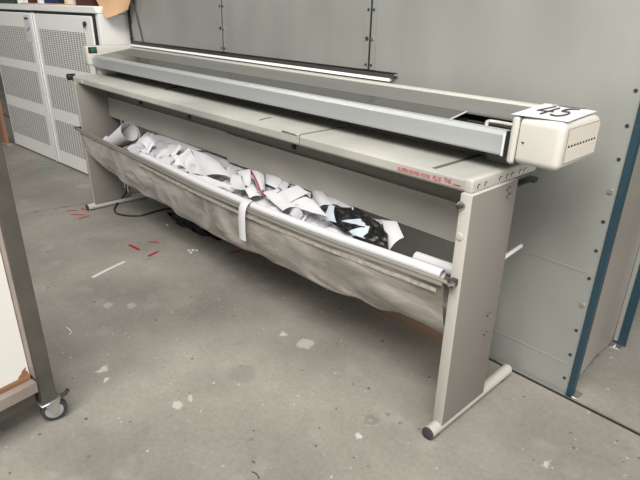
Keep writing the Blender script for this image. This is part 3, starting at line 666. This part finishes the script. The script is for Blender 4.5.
# ------------------------------------------------------------------ trolley at the lower left
CA = math.radians(10)
cart = root('trolley', (2.14, -.99, 0), 'brown steel trolley frame on a caster cut off by the left edge', 'trolley', rz=CA)
def ct(name, lo, hi, M, bev=.002, par=None): return build(name, box(lo, hi, bev, 1), M, par or cart, local=True)
ct('post', (-.05, -.048, .098), (0, .006, 1.75), CARTM, .003)
ct('post_trim', (-.05, -.0505, .215), (-.004, -.048, 1.75), CARTL, .0005)
ct('rail', (-.06, -1.3, .157), (-.002, -.048, .199), CARTL, .003)
ct('rail', (-1.0, -.046, .157), (-.05, -.0, .199), CARTL, .003)
ct('lower_brace', (-.06, -1.3, .10), (-.03, -.052, .157), CARTM, .002)
ct('shelf', (-1.0, -1.3, .185), (-.066, -.048, .197), CARTM, .002)
for i, (x, y) in enumerate(((-.025, -.022), (-.95, -.022), (-.95, -1.25), (-.025, -1.25))):
    if i: ct('post', (x-.025, y-.025, .098), (x+.025, y+.025, .8 if i != 3 else .2), CARTM, .003)
    # swivel caster
    ax = V((.026, .028)) if i == 0 else V((.02, .02))
    q = V((x-.005, y, 0)); w = V((x+.005, y+.016, .046)); dirv = V((.35, .94, 0)).normalized(); axv = V((dirv.y, -dirv.x, 0))
    cs = build('caster', cyl(w-axv*.013, w+axv*.013, .044, seg=28, bev=.004), RUBBER, cart, local=True)
    build('wheel_rim', cyl(w-axv*.0145, w+axv*.0145, .031, seg=24, bev=.002), mat('grey_wheel', (.33, .33, .34), .5) if i == 0 else RUBBER, cs, local=True)
    build('hub', cyl(w-axv*.02, w+axv*.02, .009, seg=12), STEEL, cs, local=True)
    fk = bmesh.new()
    for s in (-1, 1):
        o_ = axv*(s*.019)
        pts = [w+o_+dirv*-.006+V((0, 0, -.010)), w+o_+dirv*.010+V((0, 0, -.010)), w+o_+dirv*.016+V((0, 0, .022)), w+o_+dirv*.026+V((0, 0, .046)), w+o_+dirv*-.030+V((0, 0, .046))]
        A = [fk.verts.new(p) for p in pts]; B = [fk.verts.new(p+axv*(s*.0025)) for p in pts]
        fk.faces.new(A); fk.faces.new(B[::-1])
        for k in range(5): fk.faces.new((A[k], B[k], B[(k+1) % 5], A[(k+1) % 5]))
    bmesh.ops.recalc_face_normals(fk, faces=fk.faces)
    build('fork', fk, STEEL, cs, local=True)
    pl = box((x-.034, y-.034, .092), (x+.034, y+.038, .099), .002, 1); build('mounting_plate', pl, STEEL, cs, local=True)
    if i == 0:
        bl = tube([w+dirv*.030+V((0, 0, .044)), w+dirv*.046+V((0, 0, .050)), w+dirv*.056+V((0, 0, .062))], .008, 8); build('brake_pedal', bl, BOLT, cs, local=True)
# boards carried by the trolley
bd = root('white_board', (2.14, -.99, .199), 'white laminated board with chipped corner standing on the trolley rail', 'board', rz=CA)
build('sheet', box((-.055, -1.25, .020), (-.037, -.052, 1.2), .001, 1), WHITEB, bd, local=True)
build('bare_edge', box((-.057, -1.25, .0005), (-.034, -.052, .020), .001, 1), PLY, bd, local=True)
chip = prism([(-.056, .021), (-.092, .021), (-.088, .030), (-.078, .036), (-.074, .046), (-.066, .050), (-.060, .054), (-.062, .040), (-.056, .034)], 0, -.0372, -.0360)
build('chipped_corner', chip, PLY, bd, local=True)

# ------------------------------------------------------------------ odds and ends on the floor
def fl(u, v, z=0.): return at(u, v, 2, z)
def bar(name, a, b, w, th, M, label, cat, group=None):
    a, b = V(a), V(b); d = (b-a); L_ = d.length; ang = math.atan2(d.y, d.x)
    bm = grid(lambda s, t: (-L_/2+L_*s, -w/2+w*t, th+.0012*math.sin(s*4)), 6, 1, th)
    bm.transform(Matrix.Translation((a+b)/2+V((0, 0, .0003))) @ Matrix.Rotation(ang, 4, 'Z'))
    return tag(build(name, bm, M), label, cat, group)
bar('paper_strip', fl(92.5, 277.5), fl(124.5, 261.5), .022, .001, PAPER, 'straight white paper strip lying on the bare concrete floor', 'paper strip')
GR = 'red film scraps on the floor'
bar('film_scrap', fl(129, 245), fl(139.5, 250), .020, .001, RED, 'red scrap on open floor, left of the pair near it', 'scrap', GR)
bar('film_scrap', fl(148, 242), fl(159, 242.5), .014, .001, RED, 'red scrap on open floor, nearest to the machine of the three', 'scrap', GR)
bar('film_scrap', fl(148, 256.5), fl(158.5, 251.5), .018, .001, RED, 'red scrap on open floor, nearest to the white paper strip', 'scrap', GR)
bar('film_scrap', fl(230, 253.5), fl(241, 250.5), .020, .001, RED, 'red scrap in the shadow under the basket, right of the black bag', 'scrap', GR)
bar('film_scrap', fl(66, 211.5), fl(78, 210), .014, .001, RED, 'red scrap farthest left beside the far foot', 'scrap', GR)
bar('film_scrap', fl(70, 214.5), fl(86, 215), .012, .001, RED, 'long thin red scrap in front of the far foot', 'scrap', GR)
bar('film_scrap', fl(79, 219), fl(90, 215.5), .014, .001, RED, 'red scrap closest to the camera beside the far foot', 'scrap', GR)
bar('film_scrap', fl(81, 208.5), fl(86, 210.5), .014, .001, RED, 'short red scrap touching the far foot', 'scrap', GR)
bar('foil_scrap', fl(44, 164.5), fl(50.5, 163), .035, .002, GREEN, 'bright green scrap on the floor before the cabinet', 'scrap')
tag(build('thread_curl', tube(spline([fl(67, 328)+V((0, 0, .003)), fl(69.5, 330)+V((0, 0, .003)), fl(71.5, 333)+V((0, 0, .003)), fl(69.5, 335)+V((0, 0, .003))], 5), .0025, 6), PAPER), 'tiny white curled thread on the floor near the trolley', 'thread')
tag(build('thread_curl', tube(spline([fl(252, 472)+V((0, 0, .002)), fl(257, 475)+V((0, 0, .003)), fl(259, 479)+V((0, 0, .002))], 5), .0015, 6), DARK), 'tiny dark thread at the bottom edge of the floor', 'thread')
for k, (u, v) in enumerate(((189, 251), (193, 250.5), (197, 251), (191, 253), (167, 225.5))):
    p = fl(u, v); a = k*1.3
    lbs = ('left white crumb beside the red scraps', 'middle white crumb beside the red scraps', 'right white crumb beside the red scraps', 'lowest white crumb beside the red scraps', 'white crumb just before the black bag')
    bm = bmesh.new(); bmesh.ops.create_icosphere(bm, subdivisions=2, radius=.010, matrix=Matrix.Translation(p+V((0, 0, .004))) @ Matrix.Diagonal((1.3, .8, .45, 1)))
    for vv in bm.verts: vv.co += V((noise.noise(vv.co*90), noise.noise(vv.co*80+V((3, 0, 0))), 0))*.004; vv.co.z = max(vv.co.z, .0004)
    tag(build('paper_crumb', bm, PAPER), lbs[k], 'crumb', 'white crumbs on the floor under the machine')
# black bag on the floor under the machine
p0 = V((.80, .40, 0))
bm = bmesh.new(); bmesh.ops.create_icosphere(bm, subdivisions=5, radius=1)
for v in bm.verts:
    n = v.co.copy(); k = 1+.35*noise.noise(n*2.2)+.22*abs(noise.noise(n*5))+.08*noise.noise(n*11)
    v.co = V((n.x*.30*k, n.y*.085*k, max(0, n.z)*.075*k))
    v.co += p0+V((0, 0, .002)); v.co.z = max(v.co.z, .001); v.co.y = min(v.co.y, .47)
tag(build('black_bag', bm, mat('black_bag_film', (.012, .012, .012), .5), angle=25), 'crumpled black plastic bag on the floor under the plotter', 'bag')
# power cable looping down by the left leg
cz = .0065
q1, q2 = at(129, 181, 1, .24), at(126, 193, 1, .22)
cab_pts = [(q1.x+.02, .245, .70), (q1.x+.01, .245, .45), q1, q2, fl(119, 204)+V((0, 0, .02)), fl(114.5, 211)+V((0, 0, cz)), fl(121, 215.5)+V((0, 0, cz)), fl(140, 216.5)+V((0, 0, cz)), fl(158, 211.5)+V((0, 0, cz)), fl(172, 208.5)+V((0, 0, cz))]
cbl = root('power_cable', fl(120, 214), 'black power cable looping on the floor beside the left leg', 'cable')
build('cord', tube(spline(cab_pts, 8), .006, 8), DARK, cbl)
for u, v in ((124.5, 184), (127.8, 188.5)):
    p = at(u, v, 1, .225); build('cable_tag', box(p-V((.008, .0015, .03)), p+V((.008, .0015, .03)), .001, 1), WHITE, cbl)
# thin cord hanging on the metal wall at the left
tag(build('hanging_cord', tube([at(133, 0, 1, YW-.006)+V((-.12, 0, .32)), at(133, 0, 1, YW-.006), at(143, 41.8, 1, YW-.006)], .005, 8), DARK), 'thin black cord slanting down the metal wall near its left edge', 'cord')
# cardboard panel leaning behind the machine
cbp = bmesh.new(); a = .18
pts = [(.470, 0), (.475, 0), (.5285, .30), (.5235, .30)]
tag(build('cardboard_panel', prism(pts, 0, 1.55, 2.98), CARD), 'long brown cardboard panel leaning on the wall under the plotter', 'cardboard')

# ------------------------------------------------------------------ light: skylight overhead, unseen lamps left and right, even ambient
w = bpy.data.worlds.new('hall'); SC.world = w; w.use_nodes = True
bg = w.node_tree.nodes['Background']; bg.inputs[0].default_value = (1., .985, .955, 1); bg.inputs[1].default_value = .16
def area(name, loc, target, sx, sy, power, col=(1, .97, .92)):
    l = bpy.data.lights.new(name, 'AREA'); l.shape = 'RECTANGLE'; l.size = sx; l.size_y = sy; l.energy = power; l.color = col
    o = bpy.data.objects.new(name, l); COL.objects.link(o); o.location = loc
    o.rotation_euler = (V(target)-V(loc)).to_track_quat('-Z', 'Y').to_euler(); return o
area('skylight', (4.1, -2.7, 4.7), (2.6, -.2, .3), 3.6, 2.4, 430)
area('cabinet_fill', (-1.2, -2.2, 4.8), (-1.2, 0, .6), 2.4, .5, 50)  # added lamp, no fixture seen; brightens the white cabinet
area('right_side_light', (8.0, -1.2, 2.6), (3., -.4, .3), 4, 3.5, 190, (1, .97, .93))  # unseen area lamp shining in from the right
SC.view_settings.view_transform = 'Standard'; SC.view_settings.look = 'None'; SC.view_settings.gamma = 1.; SC.view_settings.exposure = 0.
SC.view_settings.use_curve_mapping = False
